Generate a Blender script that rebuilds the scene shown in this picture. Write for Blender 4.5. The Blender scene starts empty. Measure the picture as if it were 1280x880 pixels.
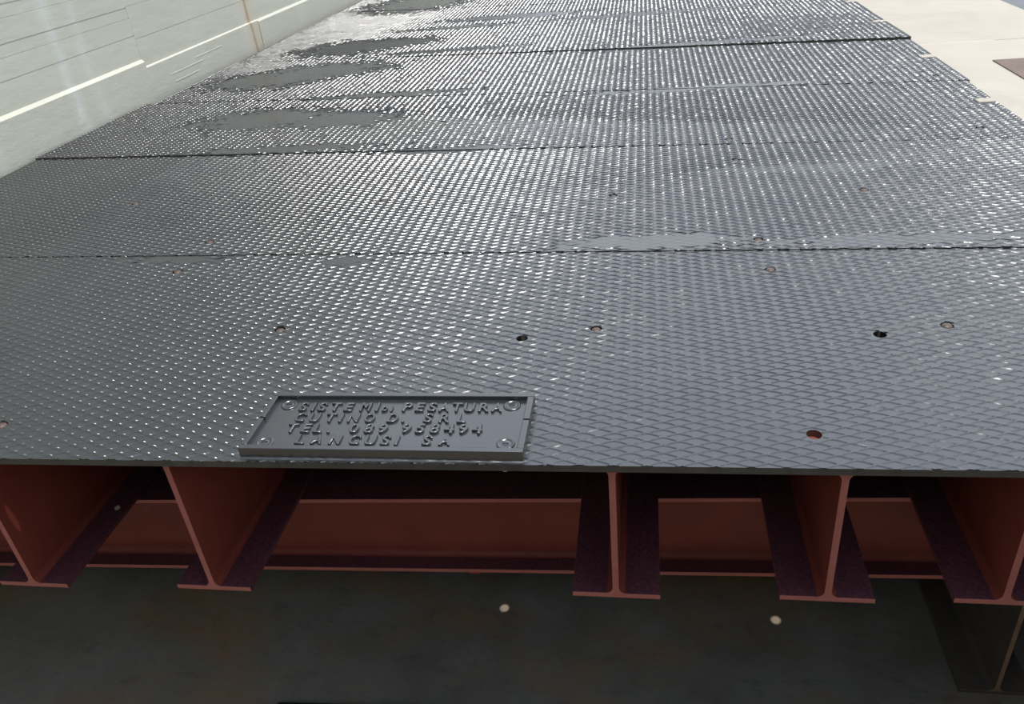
import bpy, bmesh, math, random
import numpy as np
from mathutils import Matrix, Vector

random.seed(7)
rng = np.random.default_rng(11)
scene = bpy.context.scene
COL = scene.collection

# ------------------------------------------------------------------ camera
FPX = 1007.17
CAM_R = Vector((0.98638349, 0.13717734, -0.09071926))
CAM_U = Vector((0.00623993, 0.5200004, 0.85414322))
CAM_F = Vector((-0.16434315, 0.84307886, -0.51206384))
cam_data = bpy.data.cameras.new('camera')
cam = bpy.data.objects.new('camera', cam_data)
COL.objects.link(cam)
cam_data.sensor_width = 36.0
cam_data.sensor_fit = 'HORIZONTAL'
cam_data.lens = FPX / 1280.0 * 36.0
cam_data.clip_start = 0.02
cam_data.clip_end = 300.0
m = Matrix((CAM_R, CAM_U, -CAM_F)).transposed().to_4x4()
m.translation = Vector((0.0, 0.0, 0.69878))
cam.matrix_world = m
scene.camera = cam

# ------------------------------------------------------------------ light
SUN = Vector((0.140, -0.04, 0.951)).normalized()      # towards the sun: high, from the right
sun_data = bpy.data.lights.new('sun', 'SUN')
sun_data.energy = 4.6
sun_data.angle = math.radians(0.55)
sun_data.color = (1.0, 0.97, 0.92)
sun = bpy.data.objects.new('sun', sun_data)
COL.objects.link(sun)
sun.rotation_euler = SUN.to_track_quat('Z', 'Y').to_euler()
sun.location = (3, 0, 9)

world = bpy.data.worlds.new('sky')
scene.world = world
world.use_nodes = True
wn = world.node_tree
wn.nodes.clear()
wo = wn.nodes.new('ShaderNodeOutputWorld')
wb = wn.nodes.new('ShaderNodeBackground')
# clear summer sky: pale haze up to mid height, deeper blue overhead, the same all round
wt = wn.nodes.new('ShaderNodeTexCoord')
wz = wn.nodes.new('ShaderNodeSeparateXYZ')
wr = wn.nodes.new('ShaderNodeValToRGB')
SKY = [(0.0, (0.52, 0.535, 0.54)), (0.25, (0.56, 0.59, 0.62)), (0.60, (0.53, 0.58, 0.65)), (0.80, (0.155, 0.195, 0.27)), (1.0, (0.11, 0.15, 0.23))]
el = wr.color_ramp.elements
while len(el) < len(SKY):
    el.new(0.5)
for e, (p, c) in zip(el, SKY):
    e.position = p
    e.color = (*c, 1.0)
wn.links.new(wt.outputs['Generated'], wz.inputs[0])
wn.links.new(wz.outputs['Z'], wr.inputs[0])
wn.links.new(wr.outputs[0], wb.inputs[0])
wb.inputs[1].default_value = 2.7
wn.links.new(wb.outputs[0], wo.inputs[0])

vs = scene.view_settings
vs.view_transform = 'Standard'
vs.look = 'None'
vs.gamma = 1.0
vs.use_curve_mapping = False
vs.exposure = 0.0

# ------------------------------------------------------------------ material helpers
class NT:
    def __init__(self, name):
        self.m = bpy.data.materials.new(name)
        self.m.use_nodes = True
        self.t = self.m.node_tree
        self.b = self.t.nodes['Principled BSDF']
        g = self.n('ShaderNodeNewGeometry')
        self.pos = g.outputs['Position']
    def n(self, kind, **kw):
        x = self.t.nodes.new(kind)
        for k, v in kw.items():
            setattr(x, k, v)
        return x
    def l(self, a, b):
        self.t.links.new(a, b)
    def scaled(self, s):
        x = self.n('ShaderNodeVectorMath', operation='MULTIPLY')
        self.l(self.pos, x.inputs[0])
        x.inputs[1].default_value = s if hasattr(s, '__len__') else (s, s, s)
        return x.outputs[0]
    def noise(self, scale, detail=4.0, rough=0.55, vec=None, distort=0.0):
        x = self.n('ShaderNodeTexNoise')
        x.inputs['Scale'].default_value = scale
        x.inputs['Detail'].default_value = detail
        x.inputs['Roughness'].default_value = rough
        x.inputs['Distortion'].default_value = distort
        self.l(vec if vec is not None else self.pos, x.inputs['Vector'])
        return x.outputs['Fac']
    def ramp(self, fac, stops):
        x = self.n('ShaderNodeValToRGB')
        el = x.color_ramp.elements
        while len(el) < len(stops):
            el.new(0.5)
        for e, (p, c) in zip(el, stops):
            e.position = p
            c = c if hasattr(c, '__len__') else (c, c, c)
            e.color = (*c, 1.0)
        self.l(fac, x.inputs[0])
        return x.outputs[0]
    def mix(self, fac, a, b):
        x = self.n('ShaderNodeMix', data_type='RGBA')
        for i, v in ((0, fac), (6, a), (7, b)):
            s = x.inputs[i]
            if isinstance(v, bpy.types.NodeSocket):
                self.l(v, s)
            elif i == 0:
                s.default_value = v
            else:
                s.default_value = (*v, 1.0)
        return x.outputs[2]
    def math(self, op, a, b=None, clamp=False):
        x = self.n('ShaderNodeMath', operation=op, use_clamp=clamp)
        for i, v in ((0, a), (1, b)):
            if v is None:
                continue
            if isinstance(v, bpy.types.NodeSocket):
                self.l(v, x.inputs[i])
            else:
                x.inputs[i].default_value = v
        return x.outputs[0]
    def bump(self, h, strength, dist, prev=None):
        x = self.n('ShaderNodeBump')
        x.inputs['Strength'].default_value = strength
        x.inputs['Distance'].default_value = dist
        self.l(h, x.inputs['Height'])
        if prev is not None:
            self.l(prev, x.inputs['Normal'])
        return x.outputs[0]
    def set(self, **kw):
        names = {'color': 'Base Color', 'rough': 'Roughness', 'metal': 'Metallic', 'normal': 'Normal', 'ior': 'IOR',
                 'coat': 'Coat Weight', 'coat_rough': 'Coat Roughness', 'spec': 'Specular IOR Level'}
        for k, v in kw.items():
            s = self.b.inputs[names[k]]
            if isinstance(v, bpy.types.NodeSocket):
                self.l(v, s)
            else:
                s.default_value = (*v, 1.0) if hasattr(v, '__len__') else v
        return self.m

def mat_deck_paint(name='black_deck_paint', fine=1.0):
    t = NT(name)
    big = t.noise(2.2, 4, 0.6)
    fineN = t.noise(900, 2, 0.6)
    midN = t.noise(140, 3, 0.6)
    col = t.ramp(big, [(0.3, (0.012, 0.013, 0.0155)), (0.7, (0.020, 0.0215, 0.0245))])
    rough = t.ramp(t.noise(6, 4, 0.6), [(0.3, 0.24), (0.7, 0.32)])
    n1 = t.bump(t.noise(7, 2, 0.5), 0.12, 0.004)
    n2 = t.bump(midN, 0.05 * fine, 0.002, n1)
    n3 = t.bump(fineN, 0.10 * fine, 0.0006, n2)
    return t.set(color=col, rough=rough, normal=n3, ior=2.0)

def mat_red(name, overspray_sheen):
    t = NT(name)
    n = t.noise(9, 4, 0.6)
    col = t.ramp(n, [(0.3, (0.150, 0.030, 0.019)), (0.7, (0.185, 0.040, 0.026))])
    wear = t.ramp(t.noise(55, 5, 0.7), [(0.66, 0.0), (0.74, 1.0)])
    col = t.mix(t.math('MULTIPLY', wear, 0.35), col, (0.30, 0.13, 0.10))
    if overspray_sheen:
        sp = t.ramp(t.noise(260, 3, 0.7), [(0.40, 0.0), (0.60, 1.0)])
        col = t.mix(t.math('MULTIPLY', sp, 0.75), (0.056, 0.019, 0.027), (0.125, 0.042, 0.050))  # overspray specks over a purple tint that paints in dark and sky reflection
        gr = t.ramp(t.noise(420, 2, 0.7), [(0.68, 0.0), (0.74, 1.0)])
        col = t.mix(t.math('MULTIPLY', gr, 0.5), col, (0.26, 0.16, 0.155))
    nb = t.bump(t.noise(220, 3, 0.6), 0.25, 0.001)
    return t.set(color=col, rough=0.55, normal=nb, spec=0.3)

def mat_pit_floor():
    t = NT('pit_floor_concrete')
    a = t.ramp(t.noise(5, 6, 0.65), [(0.3, (0.105, 0.098, 0.074)), (0.7, (0.175, 0.168, 0.142))])
    rust = t.ramp(t.noise(2.6, 5, 0.7, t.scaled((1, 1.8, 1))), [(0.48, 0.0), (0.64, 1.0)])
    a = t.mix(t.math('MULTIPLY', rust, 0.8), a, (0.20, 0.115, 0.052))
    dk = t.ramp(t.noise(11, 5, 0.75, t.scaled((1, 2.0, 1))), [(0.55, 0.0), (0.68, 1.0)])
    a = t.mix(t.math('MULTIPLY', dk, 0.45), a, (0.062, 0.060, 0.048))
    nb = t.bump(t.noise(70, 5, 0.7), 0.35, 0.004)
    return t.set(color=a, rough=0.8, normal=nb)

def mat_concrete(name, c0, c1, warm):
    t = NT(name)
    a = t.ramp(t.noise(1.3, 6, 0.6), [(0.3, c0), (0.7, c1)])
    st = t.ramp(t.noise(3.1, 6, 0.7, None, 0.6), [(0.5, 0.0), (0.75, 1.0)])
    a = t.mix(t.math('MULTIPLY', st, 0.45), a, warm)
    sp = t.ramp(t.noise(60, 4, 0.7), [(0.64, 0.0), (0.74, 1.0)])
    a = t.mix(t.math('MULTIPLY', sp, 0.25), a, (0.3, 0.29, 0.27))
    nb = t.bump(t.noise(90, 5, 0.7), 0.2, 0.003)
    return t.set(color=a, rough=0.85, normal=nb)

def gauss_line(t, axis_sock, centre, width, wobble=None):
    """soft stripe 0..1 around centre along one world axis"""
    d = t.math('SUBTRACT', axis_sock, centre)
    if wobble is not None:
        d = t.math('ADD', d, wobble)
    d = t.math('ABSOLUTE', d)
    d = t.math('DIVIDE', d, width)
    d = t.math('SUBTRACT', 1.0, d, clamp=True)
    return t.math('SMOOTH_MIN', d, 1.0) if False else d

def mat_wall():
    t = NT('painted_board_marked_concrete')
    sep = t.n('ShaderNodeSeparateXYZ')
    t.l(t.pos, sep.inputs[0])
    Y, Z = sep.outputs['Y'], sep.outputs['Z']
    base = t.ramp(t.noise(1.6, 5, 0.6, t.scaled((1, 0.5, 1.6))),
                  [(0.3, (0.455, 0.468, 0.395)), (0.7, (0.515, 0.515, 0.445))])
    # lower band is a warmer, greyer paint
    low = t.math('SUBTRACT', 0.20, Z)
    low = t.math('MULTIPLY', low, 25.0, clamp=True)
    base = t.mix(t.math('MULTIPLY', low, 0.6), base, (0.465, 0.46, 0.385))
    # streaks running down the wall: white lime runs and one rust run
    wob = t.math('MULTIPLY', t.math('SUBTRACT', t.noise(7, 3, 0.6), 0.5), 0.09)
    broken = t.ramp(t.noise(16, 4, 0.7), [(0.35, 0.15), (0.6, 1.0)])
    for c, w, k in ((2.79, 0.045, 0.75), (2.925, 0.05, 0.45), (3.75, 0.10, 0.2), (2.30, 0.06, 0.3), (5.1, 0.1, 0.3)):
        s = gauss_line(t, Y, c, w, wob)
        base = t.mix(t.math('MULTIPLY', t.math('MULTIPLY', s, broken), k), base, (0.58, 0.60, 0.56))
    s = gauss_line(t, Y, 4.30, 0.085, wob)
    base = t.mix(t.math('MULTIPLY', s, 0.7), base, (0.53, 0.525, 0.475))
    s = gauss_line(t, Y, 4.375, 0.13, wob)
    base = t.mix(t.math('MULTIPLY', s, 0.75), base, (0.51, 0.44, 0.325))
    s = gauss_line(t, Y, 4.37, 0.026, wob)
    base = t.mix(t.math('MULTIPLY', s, 0.85), base, (0.32, 0.225, 0.135))
    # small chips and pits
    ch = t.ramp(t.noise(38, 3, 0.6, t.scaled((1, 0.6, 1))), [(0.70, 0.0), (0.74, 1.0)])
    base = t.mix(t.math('MULTIPLY', ch, 0.45), base, (0.38, 0.39, 0.35))
    nb = t.bump(t.noise(24, 5, 0.65, t.scaled((1, 0.35, 1))), 0.3, 0.006)
    return t.set(color=base, rough=0.75, normal=nb)

def mat_rusty(name, c0, c1, rough=0.75):
    t = NT(name)
    a = t.ramp(t.noise(14, 6, 0.7), [(0.3, c0), (0.7, c1)])
    nb = t.bump(t.noise(120, 4, 0.7), 0.3, 0.002)
    return t.set(color=a, rough=rough, normal=nb)

def mat_plain(name, c, rough=0.6, metal=0.0):
    t = NT(name)
    a = t.ramp(t.noise(30, 4, 0.6), [(0.3, tuple(x * 0.85 for x in c)), (0.7, tuple(min(1, x * 1.1) for x in c))])
    nb = t.bump(t.noise(150, 3, 0.6), 0.2, 0.001)
    return t.set(color=a, rough=rough, metal=metal, normal=nb)

M = {
    'deck': mat_deck_paint(),
    'cast': mat_deck_paint('black_cast_paint', 0.8),
    'edge': mat_rusty('plate_cut_edge', (0.030, 0.028, 0.022), (0.060, 0.055, 0.045), 0.6),
    'red': mat_red('red_oxide_primer', False),
    'red_end': mat_rusty('red_primer_lit_ends', (0.30, 0.085, 0.065), (0.38, 0.12, 0.095), 0.6),  # primer colour lightened to stand in for daylight on front faces
    'red_dusty_sheen': mat_red('red_oxide_primer_overspray_and_sheen', True),
    'floor': mat_pit_floor(),
    'apron': mat_concrete('sunlit_concrete', (0.34, 0.305, 0.255), (0.41, 0.378, 0.322), (0.27, 0.247, 0.215)),
    'pitwall': mat_concrete('pit_wall_concrete', (0.36, 0.35, 0.32), (0.46, 0.45, 0.42), (0.3, 0.27, 0.23)),
    'asphalt': mat_concrete('grey_asphalt', (0.105, 0.112, 0.125), (0.14, 0.147, 0.16), (0.10, 0.10, 0.10)),
    'wall': mat_wall(),
    'rear': mat_concrete('dark_blocker_wall', (0.10, 0.10, 0.10), (0.14, 0.135, 0.13), (0.08, 0.08, 0.08)),
    'cover': mat_rusty('brown_rusted_cover', (0.105, 0.072, 0.058), (0.15, 0.108, 0.088)),
    'girder': mat_rusty('dark_weathered_steel', (0.045, 0.040, 0.034), (0.085, 0.065, 0.045)),
    'girder_edge': mat_rusty('rusted_cut_edge', (0.15, 0.09, 0.05), (0.23, 0.14, 0.08)),
    'bolt': mat_rusty('rusty_bolt_steel', (0.035, 0.026, 0.022), (0.11, 0.065, 0.05), 0.5),
    'rubber': mat_plain('black_rubber', (0.012, 0.012, 0.013), 0.5),
    'tan': mat_plain('dried_mortar', (0.42, 0.35, 0.25), 0.9),
    'hole': mat_plain('screw_slot_dark', (0.006, 0.006, 0.006), 0.6),
}

# ------------------------------------------------------------------ object helpers
def tag(o, label=None, cat=None, group=None, kind=None):
    if label: o['label'] = label
    if cat: o['category'] = cat
    if group: o['group'] = group
    if kind: o['kind'] = kind
    return o

def empty(name, loc, label, cat, group=None):
    o = bpy.data.objects.new(name, None)
    COL.objects.link(o)
    o.location = loc
    o.empty_display_size = 0.1
    return tag(o, label, cat, group)

def world_loc(o):
    v = Vector((0, 0, 0))
    while o is not None:
        v += o.location
        o = o.parent
    return v

def link_mesh(name, me, mat, parent=None, smooth=False):
    """mesh given in world coordinates; stored relative to its parent"""
    if parent is not None:
        me.transform(Matrix.Translation(-world_loc(parent)))
    o = bpy.data.objects.new(name, me)
    COL.objects.link(o)
    o.parent = parent
    for mm in (mat if isinstance(mat, (list, tuple)) else [mat]):
        me.materials.append(mm)
    if smooth:
        me.polygons.foreach_set('use_smooth', [True] * len(me.polygons))
    return o

def pyd(name, verts, faces, mat, parent=None, smooth=False):
    me = bpy.data.meshes.new(name)
    me.from_pydata([tuple(v) for v in verts], [], faces)
    bm = bmesh.new(); bm.from_mesh(me)
    bmesh.ops.recalc_face_normals(bm, faces=bm.faces)
    bm.to_mesh(me); bm.free()
    return link_mesh(name, me, mat, parent, smooth)

def hexa(name, c, mat, parent=None, bevel=0.0, seg=2):
    """c: 8 corners, bottom four then top four, counter-clockwise"""
    F = [(3, 2, 1, 0), (4, 5, 6, 7), (0, 1, 5, 4), (1, 2, 6, 5), (2, 3, 7, 6), (3, 0, 4, 7)]
    o = pyd(name, c, F, mat, parent)
    if bevel:
        b = o.modifiers.new('bevel', 'BEVEL')
        b.width = bevel; b.segments = seg
    return o

def box(name, x0, x1, y0, y1, z0, z1, mat, parent=None, bevel=0.0, seg=2):
    return hexa(name, [(x0, y0, z0), (x1, y0, z0), (x1, y1, z0), (x0, y1, z0),
                       (x0, y0, z1), (x1, y0, z1), (x1, y1, z1), (x0, y1, z1)], mat, parent, bevel, seg)

def extrude_profile(name, prof, p0, p1, mat, parent=None, axis='y', zshift=None):
    """closed profile [(a,z)] swept from p0 to p1 along y (a = x) or x (a = y)"""
    n = len(prof)
    V = []
    for k, s in enumerate((p0, p1)):
        for a, z in prof:
            V.append((a, s, z) if axis == 'y' else (s, a, z + (zshift[k] if zshift else 0.0)))
    F = [tuple(range(n)), tuple(range(2 * n - 1, n - 1, -1))]
    F += [(i, i + n, (i + 1) % n + n, (i + 1) % n) for i in range(n)]
    return pyd(name, V, F, mat, parent)

def cut(o, cutter_meshes):
    """boolean difference, baked into the object's mesh"""
    tmp = []
    for me in cutter_meshes:
        c = bpy.data.objects.new('cutter', me)
        COL.objects.link(c)
        c.location = (0, 0, 0)
        md = o.modifiers.new('cut', 'BOOLEAN')
        md.operation = 'DIFFERENCE'
        md.object = c
        md.solver = 'EXACT'
        tmp.append(c)
    bpy.context.view_layer.update()
    dg = bpy.context.evaluated_depsgraph_get()
    me = bpy.data.meshes.new_from_object(o.evaluated_get(dg))
    old = o.data
    o.modifiers.clear()
    o.data = me
    for c in tmp:
        d = c.data
        bpy.data.objects.remove(c)
        bpy.data.meshes.remove(d)
    bpy.data.meshes.remove(old)

def cyl_mesh(x, y, z0, z1, r, n=20, r1=None):
    me = bpy.data.meshes.new('cutter')
    r1 = r if r1 is None else r1
    V = [(x + r * math.cos(2 * math.pi * i / n), y + r * math.sin(2 * math.pi * i / n), z0) for i in range(n)]
    V += [(x + r1 * math.cos(2 * math.pi * i / n), y + r1 * math.sin(2 * math.pi * i / n), z1) for i in range(n)]
    F = [tuple(range(n - 1, -1, -1)), tuple(range(n, 2 * n))]
    F += [(i, (i + 1) % n, (i + 1) % n + n, i + n) for i in range(n)]
    me.from_pydata(V, [], F)
    return me

def lathe(name, x, y, prof, mat, parent, n=20, smooth=True):
    """prof [(r,z)] from bottom to top"""
    V, F = [], []
    for r, z in prof:
        for i in range(n):
            a = 2 * math.pi * i / n
            V.append((x + r * math.cos(a), y + r * math.sin(a), z))
    for k in range(len(prof) - 1):
        for i in range(n):
            F.append((k * n + i, k * n + (i + 1) % n, (k + 1) * n + (i + 1) % n, (k + 1) * n + i))
    F.append(tuple(range(n)))
    F.append(tuple((len(prof) - 1) * n + i for i in range(n)))
    return pyd(name, V, F, mat, parent, smooth)

# ------------------------------------------------------------------ the setting
ZF = -0.72                                             # pit floor
PT = 0.011                                             # deck plate thickness
GND = -0.016                                           # yard level, just under the plates
tag(box('floor', -2.4, 0.93, -2.6, 9.0, ZF - 0.15, ZF, M['floor']), 'dark stained concrete pit floor with rust patches under the deck', kind='structure')
tag(box('wall_right', 0.90, 1.30, -2.6, 9.0, ZF - 0.15, GND - 0.0005, M['pitwall']), 'grey concrete side wall of the pit under the right deck edge', kind='structure')
tag(box('wall_back', -2.4, 0.90, 9.0, 9.4, ZF - 0.15, GND - 0.0005, M['pitwall']), 'concrete end wall of the pit beyond the last plate', kind='structure')
tag(box('wall_front', -2.4, 0.90, -3.0, -2.6, ZF - 0.15, GND - 0.0005, M['pitwall']), 'concrete end wall of the pit behind the viewer', kind='structure')

tag(box('wall_rear_blocker', -9.0, 9.0, -6.4, -6.0, GND - 0.2, 5.5, M['rear']), 'added dark wall behind the viewer, unseen, blocking low sky light', kind='structure')  # unseen wall, added to darken the ridge faces and the space under the deck

# concrete apron right of the deck, in cast bays
apron = bpy.data.objects.new('floor_apron', None)
COL.objects.link(apron)
tag(apron, 'pale sunlit concrete strip along the right edge of the deck', kind='structure')
ys = [-6.0, -2.2, 0.6, 3.42, 6.3, 9.2, 12.2, 16.0]
for a, b in zip(ys[:-1], ys[1:]):
    box('concrete_bay', 0.90, 1.61, a + 0.003, b - 0.003, GND - 0.20, GND, M['apron'], apron, 0.004)
tag(box('floor_yard', 1.612, 14.0, -6.0, 30.0, GND - 0.2, GND - 0.006, M['asphalt']), 'blue-grey asphalt yard beyond the concrete strip', kind='structure')
tag(box('floor_far_yard', -2.4, 1.61, 16.0, 30.0, GND - 0.2, GND - 0.004, M['apron']), 'concrete yard beyond the far end of the pit', kind='structure')
box('concrete_bay', -2.4, 0.89, 9.4, 15.99, GND - 0.2, GND, M['apron'], apron)
tag(box('floor_rear_yard', -2.4, 0.89, -6.0, -3.0, GND - 0.2, GND, M['asphalt']), 'asphalt behind the viewer', kind='structure')

# painted wall on the left: three cast panels, each with plinth, sloping ledge and board marks
wall = bpy.data.objects.new('wall_left', None)
COL.objects.link(wall)
tag(wall, 'pale green painted concrete wall with board marks and a rust streak', kind='structure')
board_z = [0.25, 0.317, 0.357, 0.431, 0.471, 0.545, 0.62, 0.70, 0.80, 0.90, 1.0, 1.12, 1.25, 1.4, 1.6]
def wall_panel(y0, y1, plinth_x, upper_x, ledge_z, ledge_drop, boards, step):
    prof = [(-2.40, ZF - 0.15), (plinth_x, ZF - 0.15), (plinth_x, ledge_z - ledge_drop)]
    prof.append((upper_x, ledge_z))
    sgn = 1
    x = upper_x
    for z in boards:
        prof.append((x, z - 0.0015))
        prof.append((x - 0.0022, z - 0.0012))
        prof.append((x - 0.0022, z + 0.0012))
        x = upper_x + sgn * step * random.uniform(0.3, 1.0)
        sgn = -sgn
        prof.append((x, z + 0.0015))
    prof += [(x, 2.3), (-2.40, 2.3)]
    return extrude_profile('wall_panel', prof, y0, y1, M['wall'], wall)
wall_panel(-3.0, 3.287, -2.077, -2.089, 0.156, 0.012, board_z, 0.0006)
wall_panel(3.2872, 4.46, -2.082, -2.0886, 0.125, 0.006, [0.235, 0.36, 0.52, 0.75, 1.0, 1.3], 0.0004)
wall_panel(4.4602, 9.4, -2.079, -2.089, 0.124, 0.012, [0.25, 0.41, 0.60, 0.85, 1.1, 1.4], 0.0004)
wall_panel(9.403, 16.0, -2.068, -2.088, 0.13, 0.008, [0.25, 0.41, 0.60, 0.85, 1.1, 1.4], 0.0004)
# small chips of old board fins left on the middle panel's plinth
for (y, z, dy) in ((3.62, 0.055, 0.34), (3.85, 0.078, 0.30), (3.60, 0.020, 0.26)):
    pyd('board_fin', [(-2.083, y - dy / 2, z - 0.003), (-2.083, y + dy / 2, z - 0.003), (-2.083, y + dy / 2, z + 0.004), (-2.083, y - dy / 2, z + 0.004),
                      (-2.0812, y - dy / 2 + 0.02, z - 0.003), (-2.0812, y + dy / 2 - 0.02, z - 0.003), (-2.0812, y + dy / 2 - 0.02, z), (-2.0812, y - dy / 2 + 0.02, z)],
        [(0, 1, 2, 3), (4, 7, 6, 5), (0, 4, 5, 1), (1, 5, 6, 2), (2, 6, 7, 3), (3, 7, 4, 0)], M['wall'], wall)

# pale mortar nibs standing in the notches of the deck plates' right edge
for x1, y in ((1.000, 2.536), (1.010, 3.140), (1.012, 3.847), (1.014, 4.405), (1.014, 5.05)):
    box('mortar_nib', x1 - 0.050, x1 - 0.002, y - 0.019, y + 0.019, GND, 0.004, M['apron'], apron, 0.003)

# rusty cover let into the apron
cov = empty('steel_cover', (1.38, 2.5, GND), 'brown rusted steel cover plate lying on the concrete at the right edge of the picture', 'cover')
box('cover_plate', 1.182, 1.585, 1.95, 3.088, GND, GND + 0.004, M['cover'], cov, 0.001)
for yy in (2.1, 2.95):
    box('lifting_bar', 1.33, 1.45, yy - 0.008, yy + 0.008, GND + 0.004, GND + 0.009, M['cover'], cov, 0.002)

# ------------------------------------------------------------------ deck plates
SEAM = [(0.838, 0.861), (1.630, 1.505), (2.430, 2.175), (3.150, 2.780), (3.930, 3.450), (4.680, 4.080), (5.430, 4.730), (6.20, 5.38), (6.97, 6.03)]
XL = [-2.042, -2.042, -2.046, -1.998, -1.985, -1.972, -1.965, -1.960]
XR = [0.990, 0.995, 1.000, 1.010, 1.012, 1.014, 1.014, 1.014]
# corner heights: front-left, front-right, back-left, back-right
ZC = [(0, 0, 0, 0), (0.0002, 0.0025, 0.0, 0.0005), (0.0055, 0.0, 0.0008, 0.0), (0.001, 0.001, 0.0, 0.0), (0.000, 0.009, 0.001, 0.001),
      (0.001, 0.001, 0.0, 0.0), (0.002, 0.001, 0.0, 0.0), (0.001, 0.002, 0.0, 0.0)]
HOLES_OPEN = [(-0.213, 1.196), (0.374, 1.198), (-1.0403, 0.885), (0.226, 0.928)]
HOLE_R = {(-1.0403, 0.885): 0.0055}
BOLTS = [(-0.086, 1.227), (0.483, 1.225), (-1.037, 0.930), (-0.678, 1.237), (-1.028, 1.503), (0.235, 1.448), (0.229, 1.589), (-1.03, 1.665), (-0.664, 1.905), (-0.076, 1.875),
         (0.492, 1.850), (-1.393, 1.954), (0.233, 2.104), (0.876, 2.279), (0.23, 2.28), (-1.03, 2.42), (-0.66, 2.62), (-0.08, 2.57), (0.49, 2.52), (-1.601, 2.802),
         (0.934, 2.66), (0.23, 2.80), (0.934, 2.86), (0.23, 2.98), (-0.66, 3.38), (-0.08, 3.28), (0.49, 3.2), (0.9, 3.35), (0.91, 3.56), (0.49, 3.84), (-0.08, 3.95)]
NOTCH_Y = {2: 2.536, 3: 3.140, 4: 3.847, 5: 4.405, 6: 5.05}
PATCH = [(-1.62, 3.47, .27, .17, 1.0), (-1.40, 3.60, .30, .15, .95), (-1.46, 4.12, .28, .18, 1.0), (-1.22, 4.17, .2, .12, .9), (-1.47, 5.55, .35, .35, 1.0),
         (-1.14, 2.395, .30, .034, 1.0), (-1.37, 2.79, .26, .13, .75), (-1.04, 2.74, .20, .10, .75), (.02, 1.590, .19, .040, .9), 
         (.40, 2.02, .28, .035, .45), (-.575, 2.31, .22, .022, .85), (-1.07, 1.572, .12, .022, .95), (-.65, 1.535, .05, .022, .8), (.5, 1.570, .30, .028, .7),
          (-.98, 3.06, .32, .035, .95),  (-.70, 4.73, .45, .08, .7), 
         (.2, 2.88, .45, .03, .7), (.25, 3.62, .5, .05, .7), (-.9, 3.86, .35, .04, .7), (-1.0, 4.5, .3, .05, .8), (.1, 4.5, .6, .07, .5)]

def patch_factor(x, y, extra=0.0):
    h = np.ones_like(x)
    wob = extra + 0.16 * np.sin(31 * x + 3 * y) * np.sin(23 * y - 2) + 0.12 * np.sin(67 * x - 41 * y) + 0.08 * np.sin(140 * x + 90 * y)
    for cx, cy, rx, ry, a in PATCH:
        d = np.sqrt(((x - cx) / rx) ** 2 + ((y - cy) / ry) ** 2) + wob
        h *= 1 - a * np.clip((1.18 - d) / 0.34, 0, 1)
    h *= 1.0 + 0.02 * np.sin(5.1 * x + 1.3) * np.sin(4.3 * y + .7)
    return np.clip(h, 0.0, 1.1)

PX, PY = 0.045, 0.018                                   # one diamond: wide across, short along
SLOPE = PY / PX
TH = math.atan(SLOPE)

class Quad:
    def __init__(self, k):
        fl, fr = SEAM[k]; bl, br = SEAM[k + 1]
        xl, xr = XL[k], XR[k]
        g = 0.0012 if k < 2 else 0.0008
        self.c = [(xl, fl + g), (xr, fr + g), (xr, br - g), (xl, bl - g)]
        if k == 0:
            self.c[0] = (xl, fl); self.c[1] = (xr, fr)
        self.z = ZC[k]
    def ztop(self, x, y):
        (xl, fl), (xr, fr), (_, br), (_, bl) = self.c
        u = (x - xl) / (xr - xl)
        yf = fl + (fr - fl) * u; yb = bl + (br - bl) * u
        v = (y - yf) / (yb - yf)
        a, b, c, d = self.z
        return (a * (1 - u) + b * u) * (1 - v) + (c * (1 - u) + d * u) * v
    def clip(self, px, py, dx, dy):
        """parameter interval of a line inside the quad"""
        t0, t1 = -99.0, 99.0
        n = len(self.c)
        for i in range(n):
            ax, ay = self.c[i]; bx, by = self.c[(i + 1) % n]
            nx, ny = -(by - ay), (bx - ax)
            num = nx * (px - ax) + ny * (py - ay)
            den = nx * dx + ny * dy
            if abs(den) < 1e-12:
                if num < 0: return None
                continue
            t = -num / den
            if den > 0: t0 = max(t0, t)
            else: t1 = min(t1, t)
        return (t0, t1) if t1 - t0 > 0.004 else None

def np_mesh(name, V, Q):
    me = bpy.data.meshes.new(name)
    nv, nq = len(V), len(Q)
    me.vertices.add(nv)
    me.vertices.foreach_set('co', V.astype(np.float32).ravel())
    me.loops.add(nq * 4)
    me.loops.foreach_set('vertex_index', Q.astype(np.int32).ravel())
    me.polygons.add(nq)
    me.polygons.foreach_set('loop_start', np.arange(0, nq * 4, 4, dtype=np.int32))
    me.polygons.foreach_set('loop_total', np.full(nq, 4, dtype=np.int32))
    me.update(calc_edges=True)
    me.validate()
    return me

def cell_template(nang, rings):
    """one diamond of the chequer pattern: paint-rounded flanks rising from the sunk field to the crest on its rim"""
    u = np.linspace(0, 1, nang // 4, endpoint=False)
    ph = np.concatenate([(q + u) * np.pi / 2 for q in range(4)])
    c, s = np.cos(ph), np.sin(ph)
    out = []
    for rho, p, z in rings:
        d = (np.abs(c) ** p + np.abs(s) ** p) ** (1 / p)
        out.append(np.stack([rho * c / d * PX / 2, rho * s / d * PY / 2, np.full(nang, z)], -1))
    return np.stack(out)                                 # rings x nang x 3

# (size, roundness, height): the top ring is doubled so that the crest keeps a crisp edge
RINGS_FINE = [(0.740, 1.03, -0.03), (0.870, 1.14, 1.0), (0.870, 1.14, 1.0), (1.0, 1.0, 1.02)]
RINGS_MID = [(0.693, 1.144, -0.03), (0.791, 1.399, 1.1), (0.791, 1.399, 1.1), (1.0, 1.0, 1.12)]
RINGS_FAR = RINGS_MID
RHT = 0.00128

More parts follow.
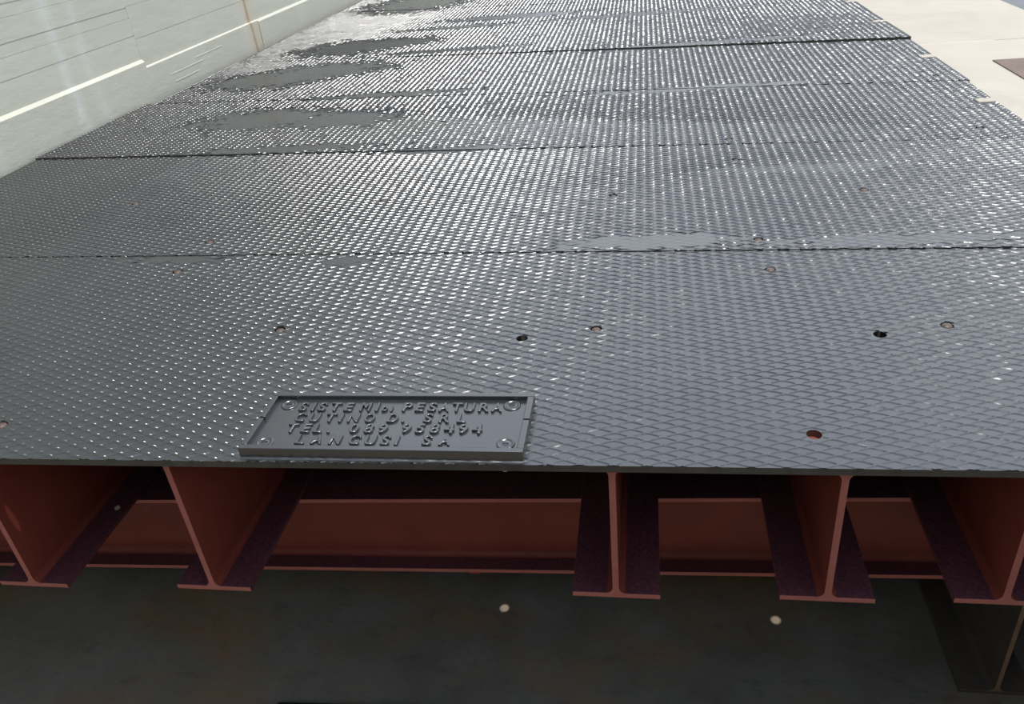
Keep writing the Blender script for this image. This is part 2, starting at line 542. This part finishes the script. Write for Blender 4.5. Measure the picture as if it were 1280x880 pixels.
def ridges(k, quad, holes, notch):
    ymin = min(p[1] for p in quad.c); ymax = max(p[1] for p in quad.c)
    ii = np.arange(int((quad.c[0][0]) / (PX / 2)) - 2, int(quad.c[1][0] / (PX / 2)) + 3)
    jj = np.arange(int(ymin / (PY / 2)) - 2, int(ymax / (PY / 2)) + 3)
    I, J = np.meshgrid(ii, jj)
    ok = (I + J) % 2 == 0
    gx = (I * PX / 2)[ok]; gy = (J * PY / 2)[ok]
    def dist(px, py):
        d = np.full(px.shape, 9.0)
        for q in range(4):
            ax, ay = quad.c[q]; bx, by = quad.c[(q + 1) % 4]
            d = np.minimum(d, (-(by - ay) * (px - ax) + (bx - ax) * (py - ay)) / math.hypot(bx - ax, by - ay))
        return d
    inside = dist(gx, gy) > -0.008
    if k == 0:
        inside &= ~((gx > -0.572) & (gx < -0.180) & (gy > 0.862) & (gy < 0.992))
    gx, gy = gx[inside], gy[inside]
    if k < 2:
        near = (gx > -1.45) & (gx < 0.95)
        sets = [(gx[near], gy[near], 24, RINGS_FINE), (gx[~near], gy[~near], 8, RINGS_FINE)]
    elif k < 5:
        sets = [(gx, gy, 16, RINGS_MID)]
    else:
        sets = [(gx, gy, 12, RINGS_FAR)]
    Vs, Qs, base = [], [], 0
    for sx, sy, nang, rings in sets:
        n = len(sx)
        T = cell_template(nang, rings)
        nr = len(rings)
        V = np.broadcast_to(T[None], (n, nr, nang, 3)).copy()
        V[..., 0] += sx[:, None, None]; V[..., 1] += sy[:, None, None]
        X, Y = V[..., 0], V[..., 1]
        hx = patch_factor(X, Y, rng.normal(0, 0.16, (n, 1, 1)))
        hs = np.sin(X * 811.3 + Y * 1237.7) * 43758.5453      # the same wear for the shared crest points of neighbours
        hs = (hs - np.floor(hs)) - 0.5
        crest = np.zeros(nr); crest[-1] = 1
        V[..., 2] = V[..., 2] * RHT * hx * (1 + rng.normal(0, 0.05, (n, 1, 1)) * (1 - crest)[None, :, None])
        jit = rng.normal(0, 0.00008 if k < 2 else 0.00019, V.shape) * (1 - crest)[None, :, None, None]
        jit[..., 2] *= 0.3
        jit[:, nr - 2] = jit[:, nr - 3]                  # doubled ring moves as one
        V += jit
        # trim at the plate edge
        d = dist(V[..., 0], V[..., 1])
        V[..., 2] += quad.ztop(V[..., 0], V[..., 1])
        idx = np.arange(n * nr * nang).reshape(n, nr, nang) + base
        nx = np.roll(idx, -1, axis=2)
        rr = [r for r in range(nr - 1) if r != nr - 3]
        Q = np.stack([np.stack([idx[:, r], nx[:, r], nx[:, r + 1], idx[:, r + 1]], -1) for r in rr], 1).reshape(-1, 4)
        Vf = V.reshape(-1, 3)
        cx = Vf[:, 0][Q - base].mean(1); cy = Vf[:, 1][Q - base].mean(1)
        keep = d.reshape(-1)[Q - base].min(1) > -0.0012
        for hx_, hy_ in holes:
            keep &= (cx - hx_) ** 2 + (cy - hy_) ** 2 > 0.0125 ** 2
        if notch is not None:
            keep &= ~((cx > notch[0]) & (abs(cy - notch[1]) < 0.023))
        Vs.append(Vf); Qs.append(Q[keep]); base += len(Vf)
    return np_mesh('ridge_pattern', np.concatenate(Vs), np.concatenate(Qs))

PLATE_LABEL = [
    'frontmost black chequered steel deck plate, the one carrying the cast nameplate',
    'second black chequered deck plate from the front edge, just behind the nameplate one',
    'third black deck plate from the front, its left front corner lifted above a dark gap',
    'fourth black deck plate from the front, with two smooth dark patches near the wall',
    'fifth black deck plate from the front, its right front edge lifted above a dark gap',
    'sixth black deck plate from the front, in the glare beside the wall',
    'seventh black deck plate from the front, near the top of the picture',
    'farthest black deck plate, at the very top of the picture',
]
for k in range(8):
    Q = Quad(k)
    cx = (XL[k] + XR[k]) / 2; cy = sum(c[1] for c in Q.c) / 4
    root = empty('deck_plate', (cx, cy, -PT), PLATE_LABEL[k], 'steel plate', 'chequered plates of the weighbridge deck')
    def inq(p):
        s = True
        for i in range(4):
            ax, ay = Q.c[i]; bx, by = Q.c[(i + 1) % 4]
            s &= (-(by - ay) * (p[0] - ax) + (bx - ax) * (p[1] - ay)) / math.hypot(bx - ax, by - ay) > 0.012
        return s
    opens = [p for p in HOLES_OPEN if inq(p)]
    bolts = [p for p in BOLTS if inq(p)]
    corners = [(c[0], c[1], Q.z[i] - PT) for i, c in zip((0, 1, 3, 2), Q.c)] + [(c[0], c[1], Q.z[i]) for i, c in zip((0, 1, 3, 2), Q.c)]
    panel = hexa('panel', corners, [M['deck'], M['edge']], None)
    for f in panel.data.polygons:
        f.material_index = 1 if abs(f.normal.z) < 0.5 else 0
    cutters = [cyl_mesh(x, y, -0.05, 0.05, HOLE_R.get((x, y), 0.0105)) for x, y in opens + bolts]
    notch = None
    if k in NOTCH_Y:
        notch = (XR[k] - 0.054, NOTCH_Y[k])
        cm = bpy.data.meshes.new('cutter')
        x0, x1, y0, y1 = notch[0], XR[k] + 0.02, notch[1] - 0.022, notch[1] + 0.022
        cm.from_pydata([(x0, y0, -.05), (x1, y0, -.05), (x1, y1, -.05), (x0, y1, -.05), (x0, y0, .05), (x1, y0, .05), (x1, y1, .05), (x0, y1, .05)], [],
                       [(3, 2, 1, 0), (4, 5, 6, 7), (0, 1, 5, 4), (1, 2, 6, 5), (2, 3, 7, 6), (3, 0, 4, 7)])
        cutters.append(cm)
    if cutters:
        cut(panel, cutters)
    panel.data.transform(Matrix.Translation(-root.location))
    panel.parent = root
    rp = link_mesh('ridge_pattern', ridges(k, Q, opens + bolts, notch), M['deck'], root, smooth=True)
    rp['kind'] = 'stuff'
    if k == 0:                                           # stud ends of the nameplate screws, seen below the plate edge
        for x in (-0.553, -0.195):
            lathe('stud_end', x, 0.862, [(0.005, -PT - 0.006), (0.0065, -PT - 0.004), (0.007, -PT)], M['tan'], root, 10)
    for i, (x, y) in enumerate(bolts):
        z = float(Q.ztop(x, y))
        hd = 0.0015 if i % 3 else -0.0005
        lathe('bolt', x, y, [(0.0092, z - PT + 0.0002), (0.0092, z - 0.003 + hd), (0.0075, z - 0.0008 + hd), (0.004, z + 0.0006 + hd), (0.001, z + 0.0009 + hd)], M['bolt'], root, 14)

# ------------------------------------------------------------------ red longitudinal beams
def zu(x): return -0.271 + 0.035 * x                    # underside of the red beams

def i_profile(xc, zb, zt, bw, tw, tf, r):
    pts = []
    def arc(cx, cz, a0, a1):
        for j in range(6):
            a = math.radians(a0 + (a1 - a0) * j / 5)
            pts.append((cx + r * math.cos(a), cz + r * math.sin(a)))
    h = tw / 2
    z0, z1 = zb + tf - 0.0004, zt - tf + 0.0004
    pts.append((xc - h - r, z0)); pts.append((xc + h + r, z0))
    arc(xc + h + r, z0 + r, 270, 180)
    arc(xc + h + r, z1 - r, 180, 90)
    pts.append((xc - h - r, z1))
    arc(xc - h - r, z1 - r, 90, 0)
    arc(xc - h - r, z0 + r, 0, -90)
    out = []
    for p in pts:
        if not out or (abs(p[0] - out[-1][0]) + abs(p[1] - out[-1][1])) > 1e-6:
            out.append(p)
    if abs(out[0][0] - out[-1][0]) + abs(out[0][1] - out[-1][1]) < 1e-6:
        out.pop()
    return out

BEAMS = [(-1.069, 'dark red steel beam under the deck, leftmost, with a bright sun spot on its web'),
         (-0.722, 'dark red steel beam under the left end of the nameplate'),
         (-0.048, 'dark red steel beam seen end-on, just right of the nameplate'),
         (0.259, 'dark red steel beam, fourth from the left, next to the one at the right edge'),
         (0.497, 'dark red steel beam at the right edge, standing over the dark rusty girder'),
         (-1.62, 'dark red steel beam beyond the left edge of the picture'),
         (0.80, 'dark red steel beam beyond the right edge of the picture')]
BW, TW, TF = 0.134, 0.0095, 0.0095
for x, lab in BEAMS:
    zb = zu(x); zt = -PT - 0.0004
    y0, y1 = 0.870, 6.7
    root = empty('deck_girder', (x, y0, zb), lab, 'beam', 'red beams carrying the deck plates')
    hb = BW / 2
    box('bottom_flange', x - hb, x + hb, y0, y1, zb, zb + TF, M['red_dusty_sheen'], root, 0.0012)
    w = extrude_profile('web', i_profile(x, zb, zt, BW, TW, TF, 0.012), y0, y1, M['red'], root)
    tf = box('top_flange', x - hb, x + hb, y0, y1, zt - TF, zt, M['red'], None)
    cs = []
    for hx, hy in HOLES_OPEN[:3]:
        if abs(hx - x) < hb + 0.02:
            dz = PT + TF / 2
            cs.append(cyl_mesh(hx - SUN.x / SUN.z * dz, hy, -0.05, 0.0, 0.0165))
    if cs: cut(tf, cs)
    tf.data.transform(Matrix.Translation(-root.location))
    tf.parent = root
    for o in root.children:                              # front ends coloured paler, painting in light from the open side
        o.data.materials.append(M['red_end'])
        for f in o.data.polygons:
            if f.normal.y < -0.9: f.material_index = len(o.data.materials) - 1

# ------------------------------------------------------------------ red cross beams below
def cross_beam(yf, label, hh=0.19, bw=0.09):
    x0, x1 = -2.0, 0.88
    yc = yf + bw / 2
    tw, t = 0.007, 0.009
    root = empty('cross_girder', (0.0, yc, zu(0) - hh), label, 'beam', 'red cross beams')
    sh = (0.035 * x0, 0.035 * x1)
    zt = -0.271 - 0.0034; zb = zt - hh
    def fl(name, za, zc, mat):
        o = extrude_profile(name, [(yf, za), (yf + bw, za), (yf + bw, zc), (yf, zc)], x0, x1, mat, root, 'x', sh)
        o.data.materials.append(M['red_end'])  # front edges also get the paler colour that paints in open-side light
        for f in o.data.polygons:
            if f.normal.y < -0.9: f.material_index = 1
        b = o.modifiers.new('bevel', 'BEVEL'); b.width = 0.001; b.segments = 2
    fl('bottom_flange', zb, zb + t, M['red_dusty_sheen'])
    fl('top_flange', zt - t, zt, M['red_dusty_sheen'])
    extrude_profile('web', i_profile(yc, zb, zt, bw, tw, t, 0.012), x0, x1, M['red'], root, 'x', sh)
    return root, zb
cb, czb = cross_beam(1.10, 'dark red steel cross beam running across below the front ends of the red beams')
xs_ = -0.335
hexa('shim_plate', [(xs_ - .011, 1.102, czb + .035 * xs_ - .006), (xs_ + .011, 1.102, czb + .035 * xs_ - .006), (xs_ + .011, 1.13, czb + .035 * xs_ - .006), (xs_ - .011, 1.13, czb + .035 * xs_ - .006),
                    (xs_ - .011, 1.102, czb + .035 * xs_), (xs_ + .011, 1.102, czb + .035 * xs_), (xs_ + .011, 1.13, czb + .035 * xs_), (xs_ - .011, 1.13, czb + .035 * xs_)], M['red'], cb)
cross_beam(3.6, 'dark red steel cross beam deep in the dark under the middle of the deck')
cross_beam(6.2, 'dark red steel cross beam under the far end of the deck')

# ------------------------------------------------------------------ dark rusty girder on the pit floor
def girder(x, y0, y1, label, group='dark girders on the pit floor'):
    zb = ZF + 0.0005; zt = zu(x) - 0.19 - 0.0016 - 0.0075
    root = empty('support_girder', (x, y0, zb), label, 'girder', group)
    hb = 0.064
    box('bottom_flange', x - hb, x + hb, y0, y1, zb, zb + 0.009, M['girder'], root, 0.001)
    box('top_flange', x - hb, x + hb, y0, y1, zt - 0.009, zt, M['girder'], root, 0.001)
    w = extrude_profile('web', i_profile(x, zb, zt, 2 * hb, 0.008, 0.009, 0.014), y0, y1, [M['girder'], M['girder_edge']], root)
    for f in w.data.polygons:
        f.material_index = 1 if abs(f.normal.y) > 0.9 else 0
girder(0.648, 1.075, 6.6, 'dark weathered steel girder standing on the pit floor at lower right')
girder(-1.80, 1.075, 6.6, 'dark weathered steel girder on the pit floor beyond the left edge')

# ------------------------------------------------------------------ cast nameplate
NX0, NX1, NY0, NY1 = -0.585, -0.167, 0.8565, 1.000
NZ, NF = 0.0190, 0.0115
npl = empty('nameplate', ((NX0 + NX1) / 2, (NY0 + NY1) / 2, 0.0), 'black painted cast nameplate with raised lettering and rim on the front deck edge', 'nameplate')
box('base', NX0 + 0.002, NX1 - 0.002, NY0 + 0.002, NY1 - 0.002, 0.0003, NF, M['cast'], npl)
def rim(name, x0, x1, y0, y1, inner, gap=None):
    """tapered bar, sloping slightly towards the inside"""
    return box(name, x0, x1, y0, y1, 0.0002, NZ, M['cast'], npl, 0.0012, 2)
RW = 0.0095
rim('front_rim', NX0, NX1, NY0, NY0 + RW, 'y')
rim('back_rim', NX0, NX1, NY1 - RW, NY1, 'y')
for a, b in ((NX0, NX0 + RW), (NX1 - RW, NX1)):
    ym = 0.933
    rim('side_rim', a, b, NY0 + RW, ym - 0.0014, 'x')
    rim('side_rim', a, b, ym + 0.0014, NY1 - RW, 'x')
# fillet bead along the foot of the front rim
n = 60
V, F = [], []
for i in range(n + 1):
    x = NX0 + (NX1 - NX0) * i / n
    r = 0.0042 + random.uniform(-0.0009, 0.0009)
    for j in range(5):
        a = math.radians(90 * j / 4)
        V.append((x, NY0 + 0.001 - r * math.cos(a) * 1.25, 0.0003 + r * math.sin(a) * 0.8))
for i in range(n):
    for j in range(4):
        F.append((i * 5 + j, (i + 1) * 5 + j, (i + 1) * 5 + j + 1, i * 5 + j + 1))
pyd('weld_bead', V, F, M['cast'], npl, True)
for x, y in ((-0.5527, 0.9753), (-0.1989, 0.976), (-0.5537, 0.8793), (-0.195, 0.8828)):
    b = lathe('screw_boss', x, y, [(0.0135, NF - 0.001), (0.0130, NF + 0.0012), (0.0112, NF + 0.0022), (0.0095, NF + 0.0012), (0.0088, NF + 0.0006), (0.0060, NF + 0.0014), (0.001, NF + 0.0019)], M['cast'], npl, 24)
    box('slot', x - 0.0042, x + 0.0042, y - 0.0011, y + 0.0011, NF + 0.0012, NF + 0.0022, M['hole'], b)

TEXT = [
    ('SISTEMI', [-.526, -.5094, -.4951, -.4738, -.4518, -.4248, -.406], .9685, .021),
    ('DI', [-.3930, -.3825], .9635, .011),
    ('PESATURA', [-.3584, -.3389, -.3196, -.3009, -.2815, -.2626, -.2398, -.2199], .9690, .021),
    ('CUTINO', [-.5211, -.4979, -.4724, -.4554, -.4355, -.4104], .9402, .021),
    ('D.', [-.3739, -.357], .9405, .021),
    ('SRL', [-.320, -.2945, -.2683], .9410, .021),
    ('TEL.', [-.5238, -.501, -.4816, -.4645], .9135, .021),
    ('089', [-.4266, -.4039, -.3824], .9140, .021),
    ('958494', [-.347, -.3259, -.3042, -.2823, -.2617, -.2409], .9150, .021),
    ('LANCUSI', [-.4994, -.4737, -.4462, -.4175, -.3935, -.3705, -.3534], .8862, .0215),
    ('SA', [-.3091, -.2825], .8872, .0215),
]
letter_cache = {}
def letter_mesh(ch, size):
    key = (ch, size)
    if key in letter_cache:
        return letter_cache[key]
    cu = bpy.data.curves.new('letter', 'FONT')
    cu.body = ch
    cu.size = size / 0.70
    cu.extrude = 0.0020
    cu.bevel_depth = 0.0007
    cu.bevel_resolution = 1
    cu.offset = 0.0
    cu.resolution_u = 4
    ob = bpy.data.objects.new('letter_tmp', cu)
    COL.objects.link(ob)
    bpy.context.view_layer.update()
    me = bpy.data.meshes.new_from_object(ob.evaluated_get(bpy.context.evaluated_depsgraph_get()))
    bpy.data.objects.remove(ob)
    co = np.array([v.co[:] for v in me.vertices])
    cx = (co[:, 0].min() + co[:, 0].max()) / 2
    wide = co[:, 0].max() - co[:, 0].min()
    sx = min(1.0, 0.0160 / wide * (size / 0.021)) if ch not in 'I.' else 1.0
    me.transform(Matrix.Diagonal((sx, 1, 1, 1)) @ Matrix.Translation((-cx, -size / 2, 0)))
    me.materials.append(M['cast'])
    letter_cache[key] = me
    return me
for s, xs, y, size in TEXT:
    for ch, x in zip(s, xs):
        o = bpy.data.objects.new('raised_letter', letter_mesh(ch, size))
        COL.objects.link(o)
        o.parent = npl
        o.location = Vector((x, y, NF + 0.0008)) - npl.location
# ------------------------------------------------------------------ odds and ends in the pit
st = empty('rubber_strip', (-0.57, 0.87, ZF), 'black rubber strip lying on the pit floor at the bottom edge', 'strip')
hexa('strip_body', [(-.742, .79, ZF + .0005), (-.39, .80, ZF + .0005), (-.388, .963, ZF + .0005), (-.745, .947, ZF + .0005),
                    (-.740, .79, ZF + .020), (-.392, .80, ZF + .020), (-.390, .960, ZF + .020), (-.742, .944, ZF + .020)], M['rubber'], st, 0.004)
hexa('strip_lip', [(-.742, .945, ZF + .0005), (-.36, .962, ZF + .0005), (-.30, .972, ZF + .0005), (-.745, .952, ZF + .0005),
                   (-.742, .945, ZF + .004), (-.36, .962, ZF + .004), (-.30, .972, ZF + .003), (-.745, .952, ZF + .004)], M['rubber'], st)
bmp = bmesh.new()
bmesh.ops.create_icosphere(bmp, subdivisions=2, radius=0.006)
for v in bmp.verts:
    v.co *= 1 + random.uniform(-0.25, 0.25)
    v.co.z *= 0.7
mep = bpy.data.meshes.new('mortar_crumb'); bmp.to_mesh(mep); bmp.free()
cr = link_mesh('mortar_crumb', mep, M['tan'])
cr.location = (-1.020, 1.062, zu(-1.069) + TF + 0.003)
tag(cr, 'small pale mortar crumb on the lower flange of the leftmost red beam', 'crumb')
